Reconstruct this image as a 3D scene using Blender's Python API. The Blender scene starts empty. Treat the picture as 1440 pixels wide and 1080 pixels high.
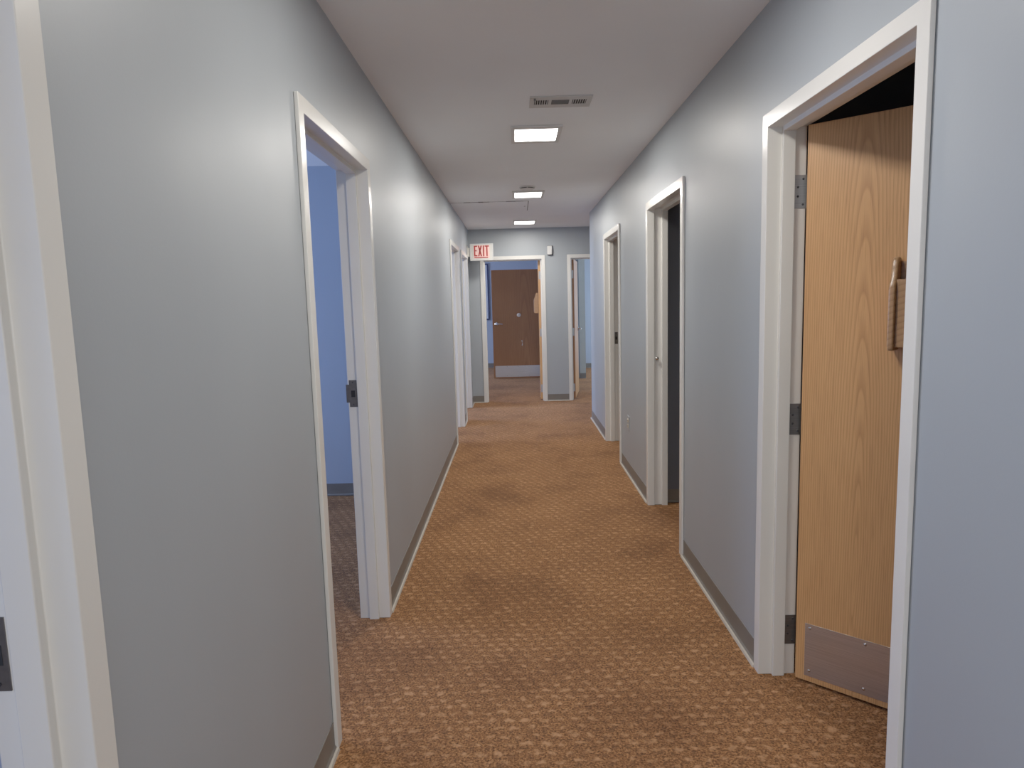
import bpy, bmesh, math, random
from mathutils import Vector, Matrix
random.seed(7)
S = bpy.context.scene
COL = S.collection
PI = math.pi

# ------------------------------------------------------------------ layout (metres; +Y runs down the corridor)
H_EYE = 1.4551
XL, XR, ZC = -0.6328, 0.9155, 2.465          # corridor faces and ceiling
YF = 9.782                                   # end wall
WT = 0.111                                   # wall thickness
HO = 2.033                                   # door opening height
YC = 8.255                                   # right wall ends here, side corridor
XO_L, XO_R = -4.0, 4.2                       # outer walls of the rooms
Y_BACK = -4.2
YE = 15.0

# ------------------------------------------------------------------ materials
def new_mat(name):
    m = bpy.data.materials.new(name); m.use_nodes = True
    nt = m.node_tree; b = nt.nodes['Principled BSDF']
    return m, nt, b
def N(nt, t, **kw):
    n = nt.nodes.new(t)
    for k, v in kw.items():
        if k.startswith('i_'): n.inputs[k[2:].replace('_', ' ')].default_value = v
        else: setattr(n, k, v)
    return n
def ramp(nt, stops):
    r = nt.nodes.new('ShaderNodeValToRGB')
    e = r.color_ramp.elements
    while len(e) < len(stops): e.new(0.5)
    for q, (p, c) in zip(e, stops):
        q.position = p; q.color = (*c, 1)
    return r
def plain(name, col, rough=0.5, metal=0.0, var=0.04, scale=6.0, bump=0.0, bscale=300, spec=0.5):
    m, nt, b = new_mat(name)
    tc = N(nt, 'ShaderNodeTexCoord')
    no = N(nt, 'ShaderNodeTexNoise'); no.inputs['Scale'].default_value = scale; no.inputs['Detail'].default_value = 3
    nt.links.new(tc.outputs['Object'], no.inputs['Vector'])
    lo = tuple(max(0, c*(1-var)) for c in col); hi = tuple(min(1, c*(1+var)) for c in col)
    r = ramp(nt, [(0.3, lo), (0.7, hi)])
    nt.links.new(no.outputs['Fac'], r.inputs['Fac']); nt.links.new(r.outputs['Color'], b.inputs['Base Color'])
    b.inputs['Roughness'].default_value = rough; b.inputs['Metallic'].default_value = metal
    b.inputs['Specular IOR Level'].default_value = spec
    if bump > 0:
        n2 = N(nt, 'ShaderNodeTexNoise'); n2.inputs['Scale'].default_value = bscale; n2.inputs['Detail'].default_value = 2
        nt.links.new(tc.outputs['Object'], n2.inputs['Vector'])
        bp = N(nt, 'ShaderNodeBump'); bp.inputs['Strength'].default_value = bump; bp.inputs['Distance'].default_value = 0.002
        nt.links.new(n2.outputs['Fac'], bp.inputs['Height']); nt.links.new(bp.outputs['Normal'], b.inputs['Normal'])
    return m
def emis(name, col, s):
    m, nt, b = new_mat(name)
    b.inputs['Base Color'].default_value = (*col, 1)
    b.inputs['Emission Color'].default_value = (*col, 1); b.inputs['Emission Strength'].default_value = s
    return m

def wall_mat(name, col, rough=0.42):
    m, nt, b = new_mat(name)
    tc = N(nt, 'ShaderNodeTexCoord')
    mp = N(nt, 'ShaderNodeMapping'); mp.inputs['Scale'].default_value = (1.6, 1.6, 0.35)
    nt.links.new(tc.outputs['Object'], mp.inputs['Vector'])
    no = N(nt, 'ShaderNodeTexNoise'); no.inputs['Scale'].default_value = 1.5; no.inputs['Detail'].default_value = 4
    nt.links.new(mp.outputs['Vector'], no.inputs['Vector'])
    r = ramp(nt, [(0.3, tuple(c*0.96 for c in col)), (0.7, tuple(c*1.03 for c in col))])
    nt.links.new(no.outputs['Fac'], r.inputs['Fac']); nt.links.new(r.outputs['Color'], b.inputs['Base Color'])
    rr = N(nt, 'ShaderNodeMapRange'); rr.inputs['To Min'].default_value = rough-0.05; rr.inputs['To Max'].default_value = rough+0.06
    nt.links.new(no.outputs['Fac'], rr.inputs['Value']); nt.links.new(rr.outputs['Result'], b.inputs['Roughness'])
    n2 = N(nt, 'ShaderNodeTexNoise'); n2.inputs['Scale'].default_value = 160; n2.inputs['Detail'].default_value = 2
    nt.links.new(tc.outputs['Object'], n2.inputs['Vector'])
    n3 = N(nt, 'ShaderNodeTexNoise'); n3.inputs['Scale'].default_value = 3.5; n3.inputs['Detail'].default_value = 1
    nt.links.new(tc.outputs['Object'], n3.inputs['Vector'])
    bp = N(nt, 'ShaderNodeBump'); bp.inputs['Strength'].default_value = 0.12; bp.inputs['Distance'].default_value = 0.001
    nt.links.new(n2.outputs['Fac'], bp.inputs['Height'])
    bp2 = N(nt, 'ShaderNodeBump'); bp2.inputs['Strength'].default_value = 0.25; bp2.inputs['Distance'].default_value = 0.01
    nt.links.new(n3.outputs['Fac'], bp2.inputs['Height']); nt.links.new(bp.outputs['Normal'], bp2.inputs['Normal'])
    nt.links.new(bp2.outputs['Normal'], b.inputs['Normal'])
    return m

def carpet_mat():
    m, nt, b = new_mat('carpet')
    L = nt.links.new
    tc = N(nt, 'ShaderNodeTexCoord')
    # slight warp so that the woven motifs are not ruler-straight
    wn = N(nt, 'ShaderNodeTexNoise'); wn.inputs['Scale'].default_value = 26; wn.inputs['Detail'].default_value = 2
    L(tc.outputs['Object'], wn.inputs['Vector'])
    sub = N(nt, 'ShaderNodeVectorMath', operation='SUBTRACT'); sub.inputs[1].default_value = (0.5, 0.5, 0.5)
    L(wn.outputs['Color'], sub.inputs[0])
    sc = N(nt, 'ShaderNodeVectorMath', operation='SCALE'); sc.inputs['Scale'].default_value = 0.055
    L(sub.outputs[0], sc.inputs[0])
    ad = N(nt, 'ShaderNodeVectorMath', operation='ADD'); L(tc.outputs['Object'], ad.inputs[0]); L(sc.outputs[0], ad.inputs[1])
    sp = N(nt, 'ShaderNodeSeparateXYZ'); L(ad.outputs[0], sp.inputs[0])
    def M(op, a, bb=None, c=None):
        n = N(nt, 'ShaderNodeMath', operation=op)
        for i, v in enumerate((a, bb, c)):
            if v is None: continue
            if isinstance(v, (int, float)): n.inputs[i].default_value = v
            else: L(v, n.inputs[i])
        return n.outputs[0]
    def lattice(px, py, ox, oy, rx, ry, skew):
        v = M('ADD', M('DIVIDE', sp.outputs['Y'], py), oy)
        row = M('FLOOR', v)
        u = M('ADD', M('ADD', M('DIVIDE', sp.outputs['X'], px), ox), M('MULTIPLY', row, skew))
        fu = M('SUBTRACT', M('FRACT', u), 0.5); fv = M('SUBTRACT', M('FRACT', v), 0.5)
        d = M('SQRT', M('ADD', M('POWER', M('DIVIDE', fu, rx), 2), M('POWER', M('DIVIDE', fv, ry), 2)))
        s = N(nt, 'ShaderNodeMapRange', interpolation_type='SMOOTHSTEP')
        s.inputs['From Min'].default_value = 1.15; s.inputs['From Max'].default_value = 0.45
        L(d, s.inputs['Value'])
        return s.outputs['Result']
    a = lattice(0.058, 0.044, 0.0, 0.0, 0.34, 0.27, 0.37)
    c = lattice(0.058, 0.044, 0.22, 0.45, 0.20, 0.18, 0.37)
    # random motif strength
    mn = N(nt, 'ShaderNodeTexNoise'); mn.inputs['Scale'].default_value = 34; mn.inputs['Detail'].default_value = 2
    L(tc.outputs['Object'], mn.inputs['Vector'])
    ms = N(nt, 'ShaderNodeMapRange'); ms.inputs['From Min'].default_value = 0.36; ms.inputs['From Max'].default_value = 0.62
    L(mn.outputs['Fac'], ms.inputs['Value'])
    pile = N(nt, 'ShaderNodeTexNoise'); pile.inputs['Scale'].default_value = 125; pile.inputs['Detail'].default_value = 6; pile.inputs['Roughness'].default_value = 0.75
    L(tc.outputs['Object'], pile.inputs['Vector'])
    base = ramp(nt, [(0.38, (0.038, 0.011, 0.003)), (0.5, (0.215, 0.086, 0.027)), (0.62, (0.46, 0.215, 0.082))])
    L(pile.outputs['Fac'], base.inputs['Fac'])
    mx = N(nt, 'ShaderNodeMix', data_type='RGBA'); mx.inputs['B'].default_value = (0.56, 0.29, 0.135, 1)
    L(base.outputs['Color'], mx.inputs['A'])
    L(M('MULTIPLY', M('MULTIPLY', a, ms.outputs['Result']), 0.70), mx.inputs['Factor'])
    mx2 = N(nt, 'ShaderNodeMix', data_type='RGBA'); mx2.inputs['B'].default_value = (0.09, 0.040, 0.017, 1)
    L(mx.outputs['Result'], mx2.inputs['A']); L(M('MULTIPLY', c, 0.45), mx2.inputs['Factor'])
    # worn and stained patches
    st = N(nt, 'ShaderNodeTexNoise'); st.inputs['Scale'].default_value = 1.7; st.inputs['Detail'].default_value = 5; st.inputs['Roughness'].default_value = 0.62
    L(tc.outputs['Object'], st.inputs['Vector'])
    sr = ramp(nt, [(0.33, (0.66, 0.60, 0.54)), (0.5, (0.98, 0.96, 0.94)), (0.72, (1.16, 1.16, 1.16))])
    L(st.outputs['Fac'], sr.inputs['Fac'])
    mu = N(nt, 'ShaderNodeMix', data_type='RGBA', blend_type='MULTIPLY'); mu.inputs['Factor'].default_value = 1
    L(mx2.outputs['Result'], mu.inputs['A']); L(sr.outputs['Color'], mu.inputs['B'])
    L(mu.outputs['Result'], b.inputs['Base Color'])
    b.inputs['Roughness'].default_value = 0.95; b.inputs['Specular IOR Level'].default_value = 0.15
    b.inputs['Sheen Weight'].default_value = 0.12; b.inputs['Sheen Roughness'].default_value = 0.5
    b.inputs['Sheen Tint'].default_value = (0.9, 0.65, 0.45, 1)
    bp = N(nt, 'ShaderNodeBump'); bp.inputs['Strength'].default_value = 0.7; bp.inputs['Distance'].default_value = 0.004
    L(pile.outputs['Fac'], bp.inputs['Height']); L(bp.outputs['Normal'], b.inputs['Normal'])
    return m

def oak_mat(name, dark, light, axis_off=(0.42, 0.10), tilt=0.030, scale=1.0, rough=0.38):
    """flat-sawn veneer: growth rings of a slightly tilted trunk cut by the face -> cathedral arches"""
    m, nt, b = new_mat(name)
    L = nt.links.new
    tc = N(nt, 'ShaderNodeTexCoord')
    sp = N(nt, 'ShaderNodeSeparateXYZ'); L(tc.outputs['Object'], sp.inputs[0])
    def M(op, a, bb=None):
        n = N(nt, 'ShaderNodeMath', operation=op)
        for i, v in enumerate((a, bb)):
            if v is None: continue
            if isinstance(v, (int, float)): n.inputs[i].default_value = v
            else: L(v, n.inputs[i])
        return n.outputs[0]
    mp = N(nt, 'ShaderNodeMapping'); mp.inputs['Scale'].default_value = (3.2, 3.2, 0.55)
    L(tc.outputs['Object'], mp.inputs['Vector'])
    wob = N(nt, 'ShaderNodeTexNoise'); wob.inputs['Scale'].default_value = 1.1; wob.inputs['Detail'].default_value = 3
    L(mp.outputs['Vector'], wob.inputs['Vector'])
    wv = M('MULTIPLY', M('SUBTRACT', wob.outputs['Fac'], 0.5), 0.075)
    x = M('ADD', M('SUBTRACT', sp.outputs['X'], axis_off[0]), wv)
    y = M('ADD', M('MULTIPLY', sp.outputs['Z'], tilt), axis_off[1])
    r = M('SQRT', M('ADD', M('MULTIPLY', x, x), M('MULTIPLY', y, y)))
    ring = M('FRACT', M('MULTIPLY', M('ADD', r, M('MULTIPLY', wv, 0.35)), 85*scale))
    cr = ramp(nt, [(0.0, dark), (0.22, tuple(0.55*d+0.45*l for d, l in zip(dark, light))), (0.5, light), (0.9, light), (1.0, dark)])
    L(ring, cr.inputs['Fac'])
    # fine pores, long in z
    mp2 = N(nt, 'ShaderNodeMapping'); mp2.inputs['Scale'].default_value = (420, 420, 9)
    L(tc.outputs['Object'], mp2.inputs['Vector'])
    po = N(nt, 'ShaderNodeTexNoise'); po.inputs['Scale'].default_value = 1; po.inputs['Detail'].default_value = 2
    L(mp2.outputs['Vector'], po.inputs['Vector'])
    pr = ramp(nt, [(0.30, (0.72, 0.66, 0.60)), (0.48, (1, 1, 1))])
    L(po.outputs['Fac'], pr.inputs['Fac'])
    # broad tone drift
    mp3 = N(nt, 'ShaderNodeMapping'); mp3.inputs['Scale'].default_value = (5, 5, 0.8)
    L(tc.outputs['Object'], mp3.inputs['Vector'])
    bt = N(nt, 'ShaderNodeTexNoise'); bt.inputs['Scale'].default_value = 1.2; L(mp3.outputs['Vector'], bt.inputs['Vector'])
    br = ramp(nt, [(0.3, (0.93, 0.90, 0.87)), (0.7, (1.05, 1.05, 1.05))]); L(bt.outputs['Fac'], br.inputs['Fac'])
    m0 = N(nt, 'ShaderNodeMix', data_type='RGBA'); m0.inputs['Factor'].default_value = 0.5
    m0.inputs['A'].default_value = (*light, 1); L(cr.outputs['Color'], m0.inputs['B'])
    m1 = N(nt, 'ShaderNodeMix', data_type='RGBA', blend_type='MULTIPLY'); m1.inputs['Factor'].default_value = 0.6
    L(m0.outputs['Result'], m1.inputs['A']); L(pr.outputs['Color'], m1.inputs['B'])
    m2 = N(nt, 'ShaderNodeMix', data_type='RGBA', blend_type='MULTIPLY'); m2.inputs['Factor'].default_value = 1
    L(m1.outputs['Result'], m2.inputs['A']); L(br.outputs['Color'], m2.inputs['B'])
    L(m2.outputs['Result'], b.inputs['Base Color'])
    b.inputs['Roughness'].default_value = rough
    bp = N(nt, 'ShaderNodeBump'); bp.inputs['Strength'].default_value = 0.12; bp.inputs['Distance'].default_value = 0.001
    L(po.outputs['Fac'], bp.inputs['Height']); L(bp.outputs['Normal'], b.inputs['Normal'])
    return m

def brushed(name, col, rough=0.38, bright=1.0):
    m, nt, b = new_mat(name)
    L = nt.links.new
    tc = N(nt, 'ShaderNodeTexCoord')
    mp = N(nt, 'ShaderNodeMapping'); mp.inputs['Scale'].default_value = (3, 3, 350)
    L(tc.outputs['Object'], mp.inputs['Vector'])
    no = N(nt, 'ShaderNodeTexNoise'); no.inputs['Scale'].default_value = 1.5; no.inputs['Detail'].default_value = 3
    L(mp.outputs['Vector'], no.inputs['Vector'])
    r = ramp(nt, [(0.3, tuple(c*0.82 for c in col)), (0.7, tuple(c*1.12 for c in col))])
    L(no.outputs['Fac'], r.inputs['Fac']); L(r.outputs['Color'], b.inputs['Base Color'])
    sm = N(nt, 'ShaderNodeTexNoise'); sm.inputs['Scale'].default_value = 9; sm.inputs['Detail'].default_value = 4
    L(tc.outputs['Object'], sm.inputs['Vector'])
    rr = N(nt, 'ShaderNodeMapRange'); rr.inputs['To Min'].default_value = rough-0.08; rr.inputs['To Max'].default_value = rough+0.14
    L(sm.outputs['Fac'], rr.inputs['Value']); L(rr.outputs['Result'], b.inputs['Roughness'])
    b.inputs['Metallic'].default_value = 0.85
    b.inputs['Anisotropic'].default_value = 0.4
    return m

WALL = wall_mat('corridor wall paint', (0.335, 0.366, 0.392))
WALL_ROOM = wall_mat('blue-lit office wall', (0.36, 0.42, 0.52), 0.55)  # blue of the window light put into the corridor paint's colour
WALL_UNLIT = wall_mat('unlit room wall', (0.11, 0.125, 0.15), 0.6)  # corridor paint darkened, the rooms' lack of light put into the colour
CEIL = plain('ceiling paint', (0.89, 0.91, 0.93), 0.8, var=0.03, scale=1.2, bump=0.25, bscale=90, spec=0.2)
CARPET = carpet_mat()
TRIM = plain('cream gloss trim paint', (0.74, 0.72, 0.67), 0.26, var=0.03, scale=2.5, bump=0.06, bscale=120)
BASE = plain('taupe vinyl cove base', (0.155, 0.138, 0.118), 0.45, var=0.08, scale=8)
SHOE = plain('cream baseboard edge', (0.48, 0.43, 0.36), 0.6, var=0.1, scale=12)
OAK = oak_mat('golden oak veneer', (0.36, 0.15, 0.045), (0.66, 0.345, 0.135), axis_off=(0.20, -0.02), tilt=0.045, scale=1.5)
OAK_B = oak_mat('dark oak veneer', (0.19, 0.062, 0.016), (0.32, 0.128, 0.040), axis_off=(0.3, 0.16), scale=0.7, rough=0.5)
OAK_E = oak_mat('oak edge', (0.42, 0.19, 0.07), (0.62, 0.33, 0.13), scale=0.8)
RACK = oak_mat('varnished pine', (0.24, 0.11, 0.045), (0.42, 0.235, 0.11), axis_off=(0.1, 0.3), tilt=0.5, scale=1.2, rough=0.3)
STEEL = brushed('brushed stainless steel', (0.60, 0.57, 0.55), 0.38)
HINGE = brushed('weathered hinge steel', (0.20, 0.195, 0.19), 0.42)
HINGE_L = brushed('zinc hinge steel', (0.42, 0.42, 0.43), 0.42)
BRONZE = plain('dull bronze strike', (0.12, 0.105, 0.095), 0.4, metal=0.6, var=0.15, scale=60)
CHROME = plain('polished nickel', (0.72, 0.70, 0.67), 0.16, metal=1.0, var=0.02)
SCREW = plain('screw head', (0.62, 0.60, 0.57), 0.25, metal=0.9, var=0.02)
SCREW_D = plain('dark screw head', (0.05, 0.05, 0.055), 0.4, metal=0.6, var=0.02)
BLACK = plain('black void', (0.008, 0.008, 0.009), 0.8, var=0.0)
WHITE = plain('white plastic', (0.66, 0.65, 0.63), 0.4, var=0.02)
GRILLE = plain('white enamel grille', (0.55, 0.54, 0.52), 0.4, var=0.03)
DARKGREY = plain('dark grey plastic', (0.06, 0.06, 0.065), 0.5, var=0.03)
IVORY = plain('ivory plastic', (0.62, 0.56, 0.42), 0.4, var=0.02)
PAINTED = plain('painted over plastic', (0.37, 0.385, 0.40), 0.45, var=0.02)
RED = emis('exit letter red', (0.36, 0.012, 0.010), 0.06)
SIGN_FACE = emis('exit sign face', (0.80, 0.50, 0.44), 0.22)
SIGN_BODY = plain('exit sign housing', (0.66, 0.64, 0.58), 0.45, var=0.02)
LAMP = emis('light panel diffuser', (1.0, 0.985, 0.95), 9.0)
NAVY = plain('navy frame', (0.02, 0.03, 0.10), 0.4, var=0.05)
BOARD = plain('board surface', (0.55, 0.60, 0.68), 0.35, var=0.02)
CREAMDOT = plain('cream rubber', (0.72, 0.64, 0.52), 0.5, var=0.02)

# ------------------------------------------------------------------ mesh helpers
def add_box(bm, x0, x1, y0, y1, z0, z1):
    if x0 > x1: x0, x1 = x1, x0
    if y0 > y1: y0, y1 = y1, y0
    if z0 > z1: z0, z1 = z1, z0
    v = [bm.verts.new(p) for p in ((x0,y0,z0),(x1,y0,z0),(x1,y1,z0),(x0,y1,z0),(x0,y0,z1),(x1,y0,z1),(x1,y1,z1),(x0,y1,z1))]
    for f in ((0,3,2,1),(4,5,6,7),(0,1,5,4),(1,2,6,5),(2,3,7,6),(3,0,4,7)):
        bm.faces.new([v[i] for i in f])
def add_cyl(bm, c, axis, r, h, seg=20, r2=None):
    """cylinder starting at c, extending h along axis"""
    ax = Vector(axis).normalized(); q = ax.to_track_quat('Z', 'Y').to_matrix().to_4x4()
    M = Matrix.Translation(Vector(c) + ax*h/2) @ q
    bmesh.ops.create_cone(bm, cap_ends=True, segments=seg, radius1=r, radius2=r if r2 is None else r2, depth=h, matrix=M)
def add_ball(bm, c, r, sc=(1,1,1), seg=16):
    M = Matrix.Translation(c) @ Matrix.Diagonal((*sc, 1))
    bmesh.ops.create_uvsphere(bm, u_segments=seg, v_segments=seg//2+2, radius=r, matrix=M)
def add_prism(bm, pts, z0, z1, f):
    """closed polygon pts (a,b) swept between z0,z1; f maps (a,b,c)->xyz"""
    lo = [bm.verts.new(f(a, b, z0)) for a, b in pts]; hi = [bm.verts.new(f(a, b, z1)) for a, b in pts]
    n = len(pts)
    for i in range(n): bm.faces.new((lo[i], lo[(i+1) % n], hi[(i+1) % n], hi[i]))
    bm.faces.new(lo[::-1]); bm.faces.new(hi)
def add_tube(bm, pts, r, seg=10):
    rings = []
    P = [Vector(p) for p in pts]
    for i, p in enumerate(P):
        d = (P[min(i+1, len(P)-1)] - P[max(i-1, 0)]).normalized()
        q = d.to_track_quat('Z', 'Y')
        rr = r[i] if isinstance(r, (list, tuple)) else r
        rings.append([bm.verts.new(p + q @ Vector((rr*math.cos(2*PI*k/seg), rr*math.sin(2*PI*k/seg), 0))) for k in range(seg)])
    for a, b in zip(rings, rings[1:]):
        for k in range(seg): bm.faces.new((a[k], a[(k+1) % seg], b[(k+1) % seg], b[k]))
    bm.faces.new(rings[0][::-1]); bm.faces.new(rings[-1])
def obj(name, bm, m, parent=None, loc=(0,0,0), rotz=0, bevel=0, seg=2, smooth=False):
    bmesh.ops.recalc_face_normals(bm, faces=bm.faces)
    me = bpy.data.meshes.new(name); bm.to_mesh(me); bm.free()
    if smooth:
        for p in me.polygons: p.use_smooth = True
    o = bpy.data.objects.new(name, me); COL.objects.link(o)
    for mm in (m if isinstance(m, (list, tuple)) else [m]): me.materials.append(mm)
    o.location = loc; o.rotation_euler = (0, 0, rotz)
    if parent: o.parent = parent
    if bevel:
        md = o.modifiers.new('bevel', 'BEVEL'); md.width = bevel; md.segments = seg; md.limit_method = 'ANGLE'; md.angle_limit = math.radians(40)
        for p in me.polygons: p.use_smooth = True
        wn = o.modifiers.new('wn', 'WEIGHTED_NORMAL'); wn.keep_sharp = True
    return o
def tag(o, label=None, cat=None, group=None, kind=None):
    if label: o['label'] = label
    if cat: o['category'] = cat
    if group: o['group'] = group
    if kind: o['kind'] = kind
    return o
def root(name, loc, rotz=0):
    o = bpy.data.objects.new(name, None); COL.objects.link(o); o.location = loc; o.rotation_euler = (0, 0, rotz)
    o.empty_display_size = 0.1
    return o
def boxes(*bs):
    bm = bmesh.new()
    for b in bs: add_box(bm, *b)
    return bm

# ------------------------------------------------------------------ doorways (outer trim edges along the wall)
F = 0.05                                        # casing width
L_DOORS = [(-0.045, 0.955), (2.083, 3.0787), (6.9091, 7.9364), (8.3121, 9.3703)]
R_DOORS = [(1.538, 2.526), (3.6937, 4.711), (5.9107, 6.9262)]
F_DOORS = [(-0.4734, 0.447), (0.7606, 1.68)]
def inner(d): return (d[0]+F, d[1]-F)
REC = 0.02                                      # rough opening is this much bigger than the clear opening

def wall_along(name, a0, a1, doors, f, m, label):
    """wall with door openings; f(a, v, z) maps along / depth / height to xyz"""
    bm = bmesh.new()
    def bx(s0, s1, z0, z1):
        add_prism(bm, [(s0, 0), (s1, 0), (s1, WT), (s0, WT)], z0, z1, f)
    cur = a0
    for d in doors:
        i0, i1 = inner(d); i0 -= REC; i1 += REC
        if i0 > cur: bx(cur, i0, 0, ZC)
        bx(i0, i1, HO+REC, ZC); cur = i1
    bx(cur, a1, 0, ZC)
    return tag(obj(name, bm, m), label, 'wall', kind='structure')
fL = lambda a, v, z: (XL - v, a, z)
fR = lambda a, v, z: (XR + v, a, z)
fF = lambda a, v, z: (a, YF + v, z)
wall_along('wall_left', Y_BACK, YF, L_DOORS, fL, WALL, 'pale blue-grey corridor wall on the left with four doorways')
wall_along('wall_right', Y_BACK, YC, R_DOORS, fR, WALL, 'pale blue-grey corridor wall on the right with three doorways')
wall_along('wall_far', XO_L, XO_R, F_DOORS, fF, WALL, 'blue-grey wall closing the far end of the corridor')
tag(obj('wall_near', boxes((XL-WT, XR+WT, Y_BACK-0.1, Y_BACK, 0, 0.4), (XL-WT, XR+WT, Y_BACK-0.1, Y_BACK, 2.1, ZC), (XL-WT, XL+0.1, Y_BACK-0.1, Y_BACK, 0.4, 2.1), (XR-0.1, XR+WT, Y_BACK-0.1, Y_BACK, 0.4, 2.1)), WALL), 'blue-grey wall behind the camera end of the corridor', 'wall', kind='structure')

# room partitions (all real walls standing in the rooms)
def room_wall(name, m, label, *bs):
    return tag(obj(name, boxes(*bs), m), label, 'wall', kind='structure')
xa = XL - WT
room_wall('wall_left_office', WALL_ROOM, 'bluish office partition seen through the near left doorway', (XO_L, xa, 5.10, 5.20, 0, ZC))
room_wall('wall_left_partition', WALL_ROOM, 'bluish partitions between the other left side offices',
          (XO_L, xa, 1.50, 1.60, 0, ZC), (XO_L, xa, 8.07, 8.17, 0, ZC), (XO_L, xa, -1.6, -1.5, 0, ZC))
xb = XR + WT
room_wall('wall_right_store', WALL_UNLIT, 'dark unlit room walls beyond the right doorways',
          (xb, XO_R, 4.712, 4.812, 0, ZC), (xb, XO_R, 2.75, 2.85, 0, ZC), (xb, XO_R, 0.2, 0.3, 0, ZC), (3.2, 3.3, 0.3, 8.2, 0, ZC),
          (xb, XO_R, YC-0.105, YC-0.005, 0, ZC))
room_wall('wall_right_end', WALL, 'short end face of the right corridor wall', (XR+0.001, XO_R, YC-0.006, YC, 0, ZC))
# rooms beyond the far wall
room_wall('wall_back_hall', WALL_ROOM, 'blue wall at the back of the room behind the far doorway',
          (XO_L, 0.62, YE, YE+0.1, 0, ZC), (0.50, 0.60, YF+WT, 12.7, 0, ZC), (0.50, 0.60, 13.62, YE, 0, ZC), (0.50, 0.60, 12.7, 13.62, 2.08, ZC))
room_wall('wall_back_pier', plain('grey green wall paint', (0.42, 0.44, 0.40), 0.5), 'grey-green pier inside the far right room', (1.175, 1.285, 12.5, 14.3, 0, ZC))
room_wall('wall_back_room', WALL_ROOM, 'pale blue back wall of the far right room', (0.60, XO_R, 14.43, 14.53, 0, ZC))
# outer walls with window openings
WIN_L = [(-0.9, 0.7), (3.25, 4.8), (6.0, 7.5), (8.7, 9.7), (11.3, 13.6)]
WIN_R = [(8.5, 9.5), (10.9, 13.4)]
def outer(name, x0, x1, wins, label):
    bm = bmesh.new(); cur = Y_BACK-0.1
    for a, b in wins:
        add_box(bm, x0, x1, cur, a, 0, ZC); add_box(bm, x0, x1, a, b, 0, 0.85); add_box(bm, x0, x1, a, b, 2.1, ZC); cur = b
    add_box(bm, x0, x1, cur, YE+0.1, 0, ZC)
    return tag(obj(name, bm, WALL_ROOM), label, 'wall', kind='structure')
outer('wall_outer_left', XO_L-0.12, XO_L, WIN_L, 'outer wall of the left side offices with windows')
outer('wall_outer_right', XO_R, XO_R+0.12, WIN_R, 'outer wall of the right side rooms with windows')

# floor and ceiling
tag(obj('floor', boxes((XO_L-0.12, XO_R+0.12, Y_BACK-0.1, YE+0.1, -0.1, 0)), CARPET), 'golden brown patterned carpet running the length of the corridor', 'carpet', kind='structure')
tag(obj('ceiling', boxes((XO_L-0.12, XO_R+0.12, Y_BACK-0.1, YE+0.1, ZC, ZC+0.1)), CEIL), 'flat off-white painted ceiling', 'ceiling', kind='structure')

# ceiling patch: a dark open seam in the plasterboard
def seam():
    bm = bmesh.new()
    rnd = random.Random(3)
    x = XL
    while x < 0.168:
        w = 0.05 + 0.05*rnd.random(); x2 = min(x+w, 0.17)
        t = (0.010 + 0.016*rnd.random()) if (-0.50 < x < -0.25 or -0.08 < x < 0.04) else 0.0045
        add_box(bm, x, x2, 7.14-t, 7.14+t, ZC-0.0015, ZC-0.0002); x = x2
    add_box(bm, 0.168, 0.174, 7.14, 7.88, ZC-0.0015, ZC-0.0002)
    add_cyl(bm, (0.138, 7.53, ZC-0.0016), (0, 0, 1), 0.010, 0.0014, 12)
    return bm
tag(obj('ceiling_crack', seam(), BLACK), 'dark cracked seam in the ceiling running out from the left wall', 'ceiling crack', kind='structure')

# ------------------------------------------------------------------ door frames (hollow metal, double rabbet)
PROF_A = [(0.05,-0.014),(0,-0.014),(0,0.036),(-0.016,0.036),(-0.016,0.080),(0,0.080),(0,0.125),(0.05,0.125),(0.05,WT+0.001),(0.018,WT+0.001),(0.018,-0.001),(0.05,-0.001)]
PROF_B = [(0.05,-0.014),(-0.001,-0.014),(-0.001,0.034),(0.014,0.034),(0.014,0.052),(0.010,0.085),(-0.006,0.085),(-0.006,0.125),(0.05,0.125),(0.05,WT+0.001),(0.018,WT+0.001),(0.018,-0.001),(0.05,-0.001)]
def frame(name, d, f, label, prof=PROF_A):
    i0, i1 = inner(d)
    o = f((i0+i1)/2, 0, 0)
    bm = bmesh.new(); rings = []
    for kind in range(4):
        ring = []
        for a, v in prof:
            if kind == 0: p = f(i0-a, v, 0.0)
            elif kind == 1: p = f(i0-a, v, HO+a)
            elif kind == 2: p = f(i1+a, v, HO+a)
            else: p = f(i1+a, v, 0.0)
            ring.append(bm.verts.new((p[0]-o[0], p[1]-o[1], p[2]-o[2])))
        rings.append(ring)
    n = len(prof)
    for r0, r1 in zip(rings, rings[1:]):
        for k in range(n): bm.faces.new((r0[k], r0[(k+1) % n], r1[(k+1) % n], r1[k]))
    bm.faces.new(rings[0]); bm.faces.new(rings[-1][::-1])
    ob = obj(name, bm, TRIM, loc=o, bevel=0.0022)
    return tag(ob, label, 'door frame', kind='structure')
fr_L0 = frame('trim_1', L_DOORS[0], fL, 'cream door frame at the very left edge of the view')
fr_A = frame('trim_2', L_DOORS[1], fL, 'cream door frame of the near left doorway onto the blue office')
fr_Fd = frame('trim_3', L_DOORS[2], fL, 'pale door frame, second from the end on the left wall')
fr_G = frame('trim_4', L_DOORS[3], fL, 'cream door frame on the left wall nearest the exit sign')
fr_R = frame('trim_5', R_DOORS[0], fR, 'cream door frame around the near right doorway with the open oak door')
fr_B = frame('trim_6', R_DOORS[1], fR, 'cream door frame of the dark middle right doorway', PROF_B)
fr_C = frame('trim_7', R_DOORS[2], fR, 'cream door frame of the farthest doorway in the right wall')
fr_D = frame('trim_8', F_DOORS[0], fF, 'cream door frame in the far wall beside the exit sign')
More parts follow.
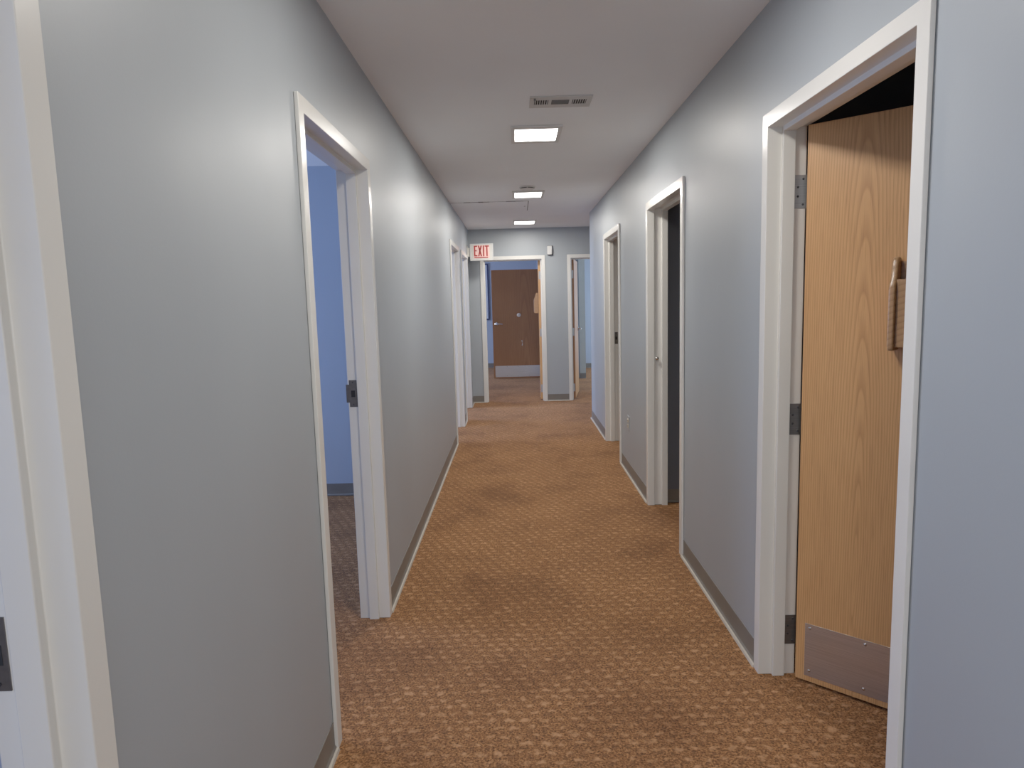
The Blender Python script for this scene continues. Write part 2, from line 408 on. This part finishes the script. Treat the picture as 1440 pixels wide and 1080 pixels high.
fr_E = frame('trim_9', F_DOORS[1], fF, 'cream door frame at the right of the far wall, partly hidden by the corner')

# strike plates on the far jambs (parts of their frames); local coordinates relative to frame origin
def strike(fr, f, y_jamb, v0, v1, z0, z1, lip=True):
    """plate on a jamb whose surface faces -Y"""
    O = Vector(fr.location)
    bm = bmesh.new()
    def bx(va, vb, za, zb, ya, yb):
        add_prism(bm, [(ya, va), (yb, va), (yb, vb), (ya, vb)], za, zb, lambda a, v, z: tuple(Vector(f(a, v, z))-O))
    bx(v0, v1, z0, z1, y_jamb-0.002, y_jamb+0.001)
    if lip: bx(v1, v1+0.014, z0+0.02, z1-0.02, y_jamb-0.002, y_jamb+0.001)
    p = obj('strike_plate', bm, BRONZE, fr, bevel=0.0006, seg=1)
    p['label'] = 'dull bronze strike plate'
    bm = bmesh.new(); zc = (z0+z1)/2; vc = (v0+v1)/2
    def hx(va, vb, za, zb):
        add_prism(bm, [(y_jamb-0.0026, va), (y_jamb-0.0019, va), (y_jamb-0.0019, vb), (y_jamb-0.0026, vb)], za, zb, lambda a, v, z: tuple(Vector(f(a, v, z))-O))
    hx(vc-0.009, vc+0.009, zc-0.016, zc+0.014)
    obj('latch_hole', bm, BLACK, p)
    bm = bmesh.new()
    for zz in (z0+0.011, z1-0.011):
        add_cyl(bm, Vector(f(y_jamb-0.002, vc, zz))-O, (0, -1, 0), 0.0035, 0.0012, 10)
    obj('screw', bm, SCREW_D, p)
strike(fr_A, fL, inner(L_DOORS[1])[1], 0.084, 0.119, 1.00, 1.122)
strike(fr_L0, fL, inner(L_DOORS[0])[1], 0.094, 0.127, 0.925, 1.035)
strike(fr_C, fR, inner(R_DOORS[2])[1], 0.086, 0.118, 0.995, 1.115, lip=False)
# small nickel stud on the middle right jamb
yj = inner(R_DOORS[1])[1]
bm = bmesh.new(); O = Vector(fr_B.location)
add_cyl(bm, Vector((XR+0.052, yj+0.013, 1.037))-O, (0, -1, 0), 0.008, 0.012, 16)
add_ball(bm, Vector((XR+0.052, yj-0.004, 1.037))-O, 0.0135, (1, 0.75, 1), 20)
k = obj('knob', bm, CHROME, fr_B, smooth=True); k['label'] = 'small round nickel knob on the jamb'

# ------------------------------------------------------------------ baseboards
BBH = 0.098
def baseboard(name, segs, label, strip=True):
    """segs: list of (p0, p1, normal) in plan, wall face line and outward normal"""
    bm = bmesh.new(); bs = bmesh.new()
    for (x0, y0), (x1, y1), (nx, ny) in segs:
        prof = [(0, 0.004), (0, BBH), (0.0025, BBH), (0.0032, 0.018), (0.009, 0.009), (0.009, 0.004)]
        shoe = [(0.0, 0), (0.0, 0.004), (0.008, 0.010), (0.016, 0.009), (0.019, 0.0)]
        for b, pr in ((bm, prof), (bs, shoe)):
            A = [b.verts.new((x0+nx*p, y0+ny*p, z)) for p, z in pr]; B = [b.verts.new((x1+nx*p, y1+ny*p, z)) for p, z in pr]
            n = len(pr)
            for i in range(n): b.faces.new((A[i], A[(i+1) % n], B[(i+1) % n], B[i]))
            b.faces.new(A[::-1]); b.faces.new(B)
    o = tag(obj(name, bm, BASE), label, 'baseboard', kind='structure')
    if strip: s = obj('shoe_strip', bs, SHOE, o); s['label'] = 'thin cream strip along the foot of the baseboard'
    else: bs.free()
    return o
def gaps(a0, a1, doors):
    out = []; cur = a0
    for d in doors:
        if d[0] > cur: out.append((cur, d[0]))
        cur = d[1]
    if a1 > cur: out.append((cur, a1))
    return out
baseboard('baseboard_left', [((XL, a), (XL, b), (1, 0)) for a, b in gaps(Y_BACK, YF, L_DOORS)], 'taupe vinyl baseboard along the left corridor wall')
baseboard('baseboard_right', [((XR, a), (XR, b), (-1, 0)) for a, b in gaps(Y_BACK, YC, R_DOORS)] + [((XR, YC), (XO_R, YC), (0, 1))], 'taupe vinyl baseboard along the right corridor wall')
baseboard('baseboard_far', [((a, YF), (b, YF), (0, -1)) for a, b in gaps(XL, XO_R, F_DOORS)], 'taupe vinyl baseboard along the far wall')
baseboard('baseboard_left_office', [((XO_L, 5.10), (xa, 5.10), (0, -1))], 'dark baseboard in the blue office on the left', False)
baseboard('baseboard_store', [((xb, 4.712), (3.2, 4.712), (0, -1))], 'dark baseboard in the unlit middle right room', False)
baseboard('baseboard_back', [((XO_L, YE), (0.5, YE), (0, -1)), ((1.175, 12.5), (1.285, 12.5), (0, -1)), ((0.6, 14.43), (XO_R, 14.43), (0, -1))], 'dark baseboards in the rooms beyond the far wall', False)

# ------------------------------------------------------------------ hinged doors
def lever(parent, x, y, z, side, toward, m=CHROME):
    """lever handle: rosette, neck, lever; side = outward y sign, toward = x sign of the lever"""
    bm = bmesh.new()
    add_cyl(bm, (x, y, z), (0, side, 0), 0.033, 0.009, 28)
    add_cyl(bm, (x, y+side*0.008, z), (0, side, 0), 0.012, 0.045, 16)
    pts = [(x, y+side*0.050, z), (x+toward*0.02, y+side*0.056, z+0.001), (x+toward*0.06, y+side*0.056, z+0.002), (x+toward*0.11, y+side*0.052, z-0.003), (x+toward*0.12, y+side*0.046, z-0.005)]
    add_tube(bm, pts, [0.012, 0.011, 0.0095, 0.008, 0.006], 12)
    h = obj('door_handle', bm, m, parent, smooth=True); h['label'] = 'polished metal lever handle'
    return h
def screws(parent, pts, r, side, m):
    for (x, y, z) in pts:
        bm = bmesh.new(); add_ball(bm, (x, y, z), r, (1, 0.45, 1), 12)
        obj('screw', bm, m, parent, smooth=True)
def leaf(name, pivot, ang, width, side, m, label, height=2.015, t=0.044, z0=0.012, plate=None, edge=OAK_E, hinges=(0.17, 0.985, 1.81), hm=HINGE):
    """door leaf; local x from hinge to latch, side = local y direction of the corridor face"""
    r = root(name, (pivot[0], pivot[1], 0), math.radians(ang))
    tag(r, label, 'door', kind='structure')
    y0, y1 = (0, t) if side > 0 else (-t, 0)
    bm = boxes((0.003, width, y0, y1, z0, z0+height))
    p = obj('door_panel', bm, [m, edge], r, bevel=0.0012, seg=1)
    for f in p.data.polygons:
        if abs(f.normal.x) > 0.9: f.material_index = 1
    yf = side*t
    if plate:
        a, b, c, d = plate
        k = obj('kick_plate', boxes((a, b, yf, yf+side*0.0016, c, d)), STEEL, r, bevel=0.0005, seg=1)
        k['label'] = 'brushed steel kick plate'
        nx = 5
        pts = [(a+0.018+(b-a-0.036)*i/(nx-1)*1.0, yf+side*0.0018, zz) for i in range(nx) for zz in (c+0.022, d-0.016)]
        screws(k, pts, 0.0055, side, SCREW)
    for hz in hinges:                               # edge-mounted leaf and barrel of each butt hinge
        bm = bmesh.new()
        add_box(bm, 0.0005, 0.0032, y0+0.004 if side > 0 else y0+0.008, y1-0.008 if side > 0 else y1-0.004, hz-0.057, hz+0.057)
        add_cyl(bm, (0, -side*0.006, hz-0.057), (0, 0, 1), 0.0065, 0.114, 12)
        h = obj('hinge', bm, hm, r); h['label'] = 'steel butt hinge'
    return r
# near right door, swung into the dark room
TH = 47.5
PVX, PVY = XR+0.137, 2.466
d_R = leaf('door_1', (PVX, PVY), -(90-TH), 0.86, -1, OAK, 'light golden oak door with steel kick plate standing open in the near right doorway', plate=(0.036, 0.825, 0.034, 0.238), t=0.044)
# hinge leaves let into the frame rabbet, facing the corridor
for hz in (0.18, 0.995, 1.81):
    O = Vector(fr_R.location)
    yj = inner(R_DOORS[0])[1]
    bm = bmesh.new(); add_box(bm, XR+0.084-O.x, XR+0.127-O.x, yj-0.0022-O.y, yj+0.001-O.y, hz-0.058, hz+0.058)
    h = obj('hinge_leaf', bm, HINGE_L if hz > 1.5 else HINGE, fr_R, bevel=0.0006, seg=1); h['label'] = 'steel hinge leaf with four screws'
    screws(h, [(XR+0.084+a-O.x, yj-0.0022-O.y, hz+b) for a, b in ((0.030, 0.044), (0.012, 0.016), (0.012, -0.016), (0.030, -0.044))], 0.0042, -1, SCREW_D)

# far centre door, open, hinge edge to the corridor
d_D = leaf('door_2', (inner(F_DOORS[0])[1]-0.004, YF+0.128), 88.2, 0.80, 1, OAK_E, 'oak door seen edge-on, folded open at the right of the far doorway', plate=(0.03, 0.77, 0.034, 0.238), hm=HINGE_L, edge=OAK_E)
# brown door standing open deeper in that room
d_K = leaf('door_3', (0.495, 12.80), 180.5, 0.915, 1, OAK_B, 'dark brown oak door with lever handle standing open at the back of the far room', plate=(0.03, 0.885, 0.034, 0.245), edge=plain('pale lipping', (0.62, 0.50, 0.42), 0.5), t=0.044)
lever(d_K, 0.915-0.07, 0.044, 1.03, 1, -1)
bm = bmesh.new(); add_cyl(bm, (0.42, 0.044, 1.19), (0, 1, 0), 0.036, 0.012, 24); add_ball(bm, (0.42, 0.056, 1.19), 0.030, (1, 0.5, 1), 20)
b_ = obj('bumper', bm, CREAMDOT, d_K, smooth=True); b_['label'] = 'round cream bumper'
bm = bmesh.new(); add_tube(bm, [(0.375, 0.046, 0.72), (0.37, 0.049, 0.69), (0.366, 0.049, 0.65), (0.372, 0.046, 0.62)], 0.008, 8)
b_ = obj('hook', bm, CREAMDOT, d_K, smooth=True); b_['label'] = 'small cream hook'
# far right door
d_E = leaf('door_4', (inner(F_DOORS[1])[0]+0.012, YF+0.128), 81.3, 0.81, -1, OAK_E, 'oak door with lever handle open inside the far right doorway', hm=HINGE_L, edge=OAK_B, t=0.042)  # hinge edge in darker oak: its shade is put into the colour
lever(d_E, 0.74, -0.042, 1.00, -1, -1)

# ------------------------------------------------------------------ wooden wall file racks hanging on doors
def file_rack(name, loc, ang, side, label, w=0.33):
    """back on local y=0, projecting along side*y; x from 0 to w, z from 0 (bottom)"""
    r = root(name, loc, ang); tag(r, label, 'file holder')
    s = side
    prof = [(0.0, 0.0), (0.062, 0.0), (0.070, 0.02), (0.070, 0.195), (0.066, 0.215), (0.052, 0.235), (0.046, 0.262), (0.040, 0.286), (0.028, 0.300), (0.012, 0.300), (0.0, 0.292)]
    for xs in (0, w-0.020):
        bm = bmesh.new()
        add_prism(bm, prof, xs, xs+0.020, lambda a, b, c: (c, s*a, b))
        o = obj('side_panel', bm, RACK, r, bevel=0.0065, seg=3)
    obj('back_panel', boxes((0.020, w-0.020, 0, s*0.010, 0.01, 0.285)), RACK, r, bevel=0.001, seg=1)
    obj('front_panel', boxes((0.020, w-0.020, s*0.046, s*0.056, 0.012, 0.228)), RACK, r, bevel=0.001, seg=1)
    obj('bottom_panel', boxes((0.020, w-0.020, s*0.010, s*0.046, 0.012, 0.022)), RACK, r)
    return r
a_R = math.radians(-(90-TH)); ux, uy = math.cos(a_R), math.sin(a_R); nx_, ny_ = uy, -ux    # -local y
lx = 0.288
file_rack('file_rack', (PVX+ux*lx+nx_*0.0445, PVY+uy*lx+ny_*0.0445, 1.262), a_R, -1, 'varnished wooden file rack on the near right oak door')
a_D = math.radians(88.2); ux, uy = math.cos(a_D), math.sin(a_D); nx_, ny_ = -uy, ux
px, py = inner(F_DOORS[0])[1]-0.004, YF+0.128
file_rack('file_rack', (px+ux*0.30+nx_*0.0445, py+uy*0.30+ny_*0.0445, 1.262), a_D, 1, 'wooden file rack jutting from the open door in the far doorway')

# ------------------------------------------------------------------ ceiling lights
LX = 0.157
def light_fixture(name, y, label):
    r = root(name, (LX, y, ZC)); tag(r, label, 'ceiling light', group=None)
    w, h = 0.152, 0.205
    bm = bmesh.new()
    iw, ih = 0.127, 0.152
    add_box(bm, -w, -iw, -h, h, -0.012, -0.0005); add_box(bm, iw, w, -h, h, -0.012, -0.0005)
    add_box(bm, -iw, iw, -h, -ih, -0.012, -0.0005); add_box(bm, -iw, iw, ih, h, -0.012, -0.0005)
    f = obj('frame', bm, WHITE, r, bevel=0.002)
    obj('diffuser', boxes((-iw+0.001, iw-0.001, -ih+0.001, ih-0.001, -0.010, -0.0015)), LAMP, r)
    return r
FIX = [(-2.67, 'square white ceiling light behind the camera'), (-0.34, 'square white ceiling light straight above the camera'), (1.88, 'ceiling light just above the top of the view'),
       (4.315, 'nearest lit square ceiling light, just past the air vent'), (6.69, 'middle lit ceiling light beside the smoke detector'), (9.02, 'farthest small lit ceiling light before the far wall')]
for y, lab in FIX:
    light_fixture('ceiling_light', y, lab)
def area(name, loc, rot, sx, sy, power, col, spread=PI):
    l = bpy.data.lights.new(name, 'AREA'); l.shape = 'RECTANGLE'; l.size = sx; l.size_y = sy; l.energy = power; l.color = col; l.spread = spread
    o = bpy.data.objects.new(name, l); COL.objects.link(o); o.location = loc; o.rotation_euler = rot
    tag(o, kind='helper')
    return o
WARM = (1.0, 0.95, 0.88)
PW = {-2.67: 8, -0.34: 10, 1.88: 11, 4.315: 17, 6.69: 19, 9.02: 15}
for y, _ in FIX:
    area('panel_lamp', (LX, y, ZC-0.016), (0, 0, 0), 0.25, 0.30, PW[y], WARM)
# daylight through the office windows
DAY = (0.42, 0.58, 1.0)
def window(n, x, a, b, inward, power, col=DAY):
    """white frame in the opening; daylight enters through it"""
    sx = 1 if inward > 0 else -1
    bm = bmesh.new(); x0 = x - sx*0.09; x1 = x - sx*0.03
    z0, z1 = 0.85, 2.1; t = 0.05
    add_box(bm, x0, x1, a, a+t, z0, z1); add_box(bm, x0, x1, b-t, b, z0, z1)
    add_box(bm, x0, x1, a+t, b-t, z0, z0+t); add_box(bm, x0, x1, a+t, b-t, z1-t, z1)
    add_box(bm, x0, x1, (a+b)/2-0.02, (a+b)/2+0.02, z0+t, z1-t)
    w = tag(obj('window_%d' % n, bm, WHITE), 'white framed office window out of view, number %d' % n, 'window', kind='structure')
    w['label'] = ['white window of the nearest left office', 'white window of the blue office on the left', 'white window of the third left office', 'narrow white window of the fourth left office',
                  'wide white window of the hall behind the far doorway', 'added white window at the end of the side corridor', 'wide white window of the far right room'][n-1]
    rot = (0, -PI/2, 0) if sx > 0 else (0, PI/2, 0)
    area('daylight', (x + sx*0.02, (a+b)/2, 1.475), (0, -PI/2 if sx > 0 else PI/2, 0), 1.2, (b-a)-0.05, power, col)
PWR = [40, 58, 60, 100, 100]
for i, (a, b) in enumerate(WIN_L): window(i+1, XO_L, a, b, 1, PWR[i], (0.55, 0.67, 1.0) if i == 4 else DAY)
window(6, XO_R, *WIN_R[0], -1, 5, (0.6, 0.75, 1.0))  # added window, a weak fill for the side corridor
window(7, XO_R, *WIN_R[1], -1, 90, (0.66, 0.80, 1.0))

bm = bmesh.new(); wx0, wx1 = XL+0.1, XR-0.1; ya, yb = Y_BACK-0.09, Y_BACK-0.03
add_box(bm, wx0, wx0+0.05, ya, yb, 0.4, 2.1); add_box(bm, wx1-0.05, wx1, ya, yb, 0.4, 2.1)
add_box(bm, wx0+0.05, wx1-0.05, ya, yb, 0.4, 0.45); add_box(bm, wx0+0.05, wx1-0.05, ya, yb, 2.05, 2.1); add_box(bm, (wx0+wx1)/2-0.02, (wx0+wx1)/2+0.02, ya, yb, 0.45, 2.05)
tag(obj('window_8', bm, WHITE), 'added, unseen white window behind the camera, brightening the near walls', 'window', kind='structure')  # window added behind the camera to brighten the near walls
area('daylight', ((XL+XR)/2, Y_BACK+0.02, 1.25), (PI/2, 0, 0), wx1-wx0-0.05, 1.65, 34, (0.86, 0.92, 1.0))  # lamp of the added window, a soft fill for the near end

# ------------------------------------------------------------------ ceiling vent
r = root('ceiling_vent', (0.262, 3.64, ZC)); tag(r, 'white metal air vent with dark slots in the ceiling, in front of the nearest light', 'air vent')
W2, H2 = 0.158, 0.094; sl0, sl1 = -0.042, 0.040
bm = bmesh.new()
zt, zb = -0.0005, -0.007
add_box(bm, -W2, W2, -H2, sl0, zb, zt); add_box(bm, -W2, W2, sl1, H2, zb, zt)
cuts = [(-0.134, -0.062), (-0.046, 0.044), (0.060, 0.132)]
cur = -W2
for a, b in cuts: add_box(bm, cur, a, sl0, sl1, zb, zt); cur = b
add_box(bm, cur, W2, sl0, sl1, zb, zt)
obj('frame', bm, GRILLE, r, bevel=0.001, seg=1)
obj('backing', boxes((-0.136, 0.134, sl0-0.001, sl1+0.001, zb+0.0022, -0.0006)), BLACK, r)
def fins(a, b, n, lean, slant):
    for i in range(n):
        bm = bmesh.new(); x = a + (b-a)*(i+0.5)/n; w = 0.0017
        v = [bm.verts.new(p) for p in ((x-w, sl0, zb), (x+w, sl0, zb), (x+w+slant, sl1, zb), (x-w+slant, sl1, zb), (x-w+lean, sl0, zb+0.003), (x+w+lean, sl0, zb+0.003), (x+w+slant+lean, sl1, zb+0.003), (x-w+slant+lean, sl1, zb+0.003))]
        for f in ((0,3,2,1),(4,5,6,7),(0,1,5,4),(1,2,6,5),(2,3,7,6),(3,0,4,7)): bm.faces.new([v[j] for j in f])
        obj('slat', bm, GRILLE, r)
fins(-0.134, -0.062, 6, -0.001, 0.0); fins(0.060, 0.132, 6, 0.001, 0.0)
for i in range(6):
    y = sl0 + (sl1-sl0)*(i+0.5)/6
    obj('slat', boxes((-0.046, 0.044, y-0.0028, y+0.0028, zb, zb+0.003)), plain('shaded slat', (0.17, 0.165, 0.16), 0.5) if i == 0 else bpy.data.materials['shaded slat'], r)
bm = bmesh.new(); add_box(bm, -0.137, -0.128, -0.075, -0.063, zb-0.008, zb); obj('damper_lever', bm, DARKGREY, r)

# smoke detector
r = root('smoke_detector', (0.141, 6.27, ZC)); tag(r, 'round white smoke detector on the ceiling right before the middle light', 'smoke detector')
bm = bmesh.new(); add_cyl(bm, (0, 0, -0.010), (0, 0, 1), 0.072, 0.0095, 36); obj('base', bm, WHITE, r, bevel=0.002)
bm = bmesh.new(); add_cyl(bm, (0, 0, -0.018), (0, 0, 1), 0.058, 0.008, 36); obj('sensing_slot', bm, DARKGREY, r)
bm = bmesh.new(); add_cyl(bm, (0, 0, -0.029), (0, 0, 1), 0.050, 0.011, 36, r2=0.066); obj('cover', bm, WHITE, r, bevel=0.002)
for k in range(4):
    a = PI/2*k; c, q = math.cos(a)*0.062, math.sin(a)*0.062
    obj('rib', boxes((c-0.004, c+0.004, q-0.004, q+0.004, -0.020, -0.009)), WHITE, r)

# ------------------------------------------------------------------ exit sign, flag-mounted off the left wall
SX, SY, SZ = -0.592, 9.50, 2.016; SW, SH, SD = 0.318, 0.228, 0.04
r = root('exit_sign', (SX, SY, SZ)); tag(r, 'white exit sign with red letters sticking out from the left wall before the far doorway', 'exit sign')
obj('housing', boxes((0, SW, 0, SD, 0, SH)), SIGN_BODY, r, bevel=0.004)
bm = bmesh.new(); b_ = 0.012
add_box(bm, 0, SW, -0.006, 0.001, 0, b_); add_box(bm, 0, SW, -0.006, 0.001, SH-b_, SH); add_box(bm, 0, b_, -0.006, 0.001, b_, SH-b_); add_box(bm, SW-b_, SW, -0.006, 0.001, b_, SH-b_)
obj('rim', bm, WHITE, r, bevel=0.001, seg=1)
obj('face', boxes((b_, SW-b_, -0.002, 0.001, b_, SH-b_)), SIGN_BODY, r)
obj('lit_stencil', boxes((0.050, 0.268, -0.0028, -0.0015, 0.030, 0.208)), SIGN_FACE, r)
def stroke(bm, x0, z0, x1, z1, w):
    """slanted or straight bar in the x-z plane with horizontal ends"""
    pts = [(x0-w/2, z0), (x0+w/2, z0), (x1+w/2, z1), (x1-w/2, z1)]
    add_prism(bm, pts, -0.0045, -0.0027, lambda a, b, c: (a, c, b))
zb_, zt_ = 0.058, 0.202; sw = 0.0175; tw = 0.016
def hbar(bm, x0, x1, z): add_box(bm, x0, x1, -0.0045, -0.0027, z-tw/2, z+tw/2)
x = 0.056
bm = bmesh.new(); stroke(bm, x+sw/2, zb_, x+sw/2, zt_, sw); hbar(bm, x+sw, x+0.045, zt_-tw/2); hbar(bm, x+sw, x+0.036, (zb_+zt_)/2+0.004); hbar(bm, x+sw, x+0.045, zb_+tw/2); obj('letter', bm, RED, r)
x = 0.110
bm = bmesh.new(); stroke(bm, x+sw/2, zb_, x+0.055-sw/2, zt_, sw); stroke(bm, x+0.055-sw/2, zb_, x+sw/2, zt_, sw); obj('letter', bm, RED, r)
x = 0.178
bm = bmesh.new(); stroke(bm, x+sw/2, zb_, x+sw/2, zt_, sw); obj('letter', bm, RED, r)
x = 0.204
bm = bmesh.new(); stroke(bm, x+0.029, zb_, x+0.029, zt_-tw, sw); hbar(bm, x, x+0.058, zt_-tw/2); obj('letter', bm, RED, r)
obj('underline', boxes((0.058, 0.246, -0.0045, -0.0027, 0.034, 0.047)), RED, r)
bm = boxes((XL+0.001-SX, 0, 0.004, 0.036, 0.055, 0.175), (XL+0.001-SX, XL+0.008-SX, -0.02, 0.06, 0.03, 0.20))
obj('mounting_bracket', bm, SIGN_BODY, r, bevel=0.002)

# wall sensor on the far wall
r = root('wall_sensor', (0.520, YF, 2.145)); tag(r, 'small white wall sensor with dark backplate above the far wall between the two doorways', 'sensor')
obj('slab', boxes((-0.034, 0.046, -0.012, -0.0005, -0.068, 0.068)), DARKGREY, r, bevel=0.004)  # dark grey slab behind the cover, offset to the right
obj('cover', boxes((-0.040, 0.030, -0.055, -0.012, -0.060, 0.064)), WHITE, r, bevel=0.014, seg=4)
obj('lens', boxes((-0.025, 0.015, -0.059, -0.053, -0.035, 0.0)), WHITE, r, bevel=0.002)

# power outlet, right wall
r = root('power_outlet', (XR, 5.53, 0.43)); tag(r, 'painted-over duplex power outlet low on the right wall between two doorways', 'outlet')
obj('cover_plate', boxes((-0.006, -0.0005, -0.055, 0.055, -0.06, 0.06)), PAINTED, r, bevel=0.003)
for z in (-0.022, 0.022):
    s_ = obj('socket', boxes((-0.012, -0.006, -0.017, 0.017, z-0.014, z+0.014)), IVORY, r, bevel=0.003); s_['label'] = 'ivory socket face'
    bm = bmesh.new(); add_box(bm, -0.0125, -0.0119, -0.008, -0.005, z-0.005, z+0.006); add_box(bm, -0.0125, -0.0119, 0.005, 0.008, z-0.005, z+0.006); obj('slot', bm, BLACK, s_)

# framed board in the far room
r = root('framed_board', (-0.95, YE-0.001, 1.05)); tag(r, 'navy framed board hanging on the blue wall at the left of the far doorway', 'board')
obj('surface', boxes((-0.40, 0.37, -0.012, 0, 0.03, 1.19)), BOARD, r)
obj('frame', boxes((-0.43, -0.40, -0.03, 0, 0, 1.22), (0.37, 0.40, -0.03, 0, 0, 1.22), (-0.40, 0.37, -0.03, 0, 0, 0.03), (-0.40, 0.37, -0.03, 0, 1.19, 1.22)), NAVY, r, bevel=0.002)

# ------------------------------------------------------------------ world, camera
w = bpy.data.worlds.new('world'); S.world = w; w.use_nodes = True
bg = w.node_tree.nodes['Background']
sky = w.node_tree.nodes.new('ShaderNodeTexSky')
try: sky.sky_type = 'HOSEK_WILKIE'
except Exception: pass
w.node_tree.links.new(sky.outputs[0], bg.inputs['Color']); bg.inputs['Strength'].default_value = 0.5

cam = bpy.data.cameras.new('camera'); co = bpy.data.objects.new('camera', cam); COL.objects.link(co)
f_px, pitch, yaw, roll = 957.68, -0.1215, 0.0068, -0.0272
cam.sensor_fit = 'HORIZONTAL'; cam.sensor_width = 36; cam.lens = f_px/1440*36; cam.clip_start = 0.02
cy, sy = math.cos(yaw), math.sin(yaw); cp, sp = math.cos(pitch), math.sin(pitch)
fw = Vector((-sy*cp, cy*cp, sp)); rr = Vector((cy, sy, 0)); uu = rr.cross(fw)
cr, sr = math.cos(roll), math.sin(roll)
r2 = cr*rr + sr*uu; u2 = -sr*rr + cr*uu
M = Matrix((r2, u2, -fw)).transposed().to_4x4(); M.translation = (0, 0, H_EYE)
co.matrix_world = M
S.camera = co
S.view_settings.view_transform = 'Standard'
S.view_settings.look = 'None'
S.view_settings.exposure = 0.0
S.view_settings.gamma = 1.28
S.cycles.max_bounces = 10
S.cycles.diffuse_bounces = 6
S.cycles.sample_clamp_indirect = 6
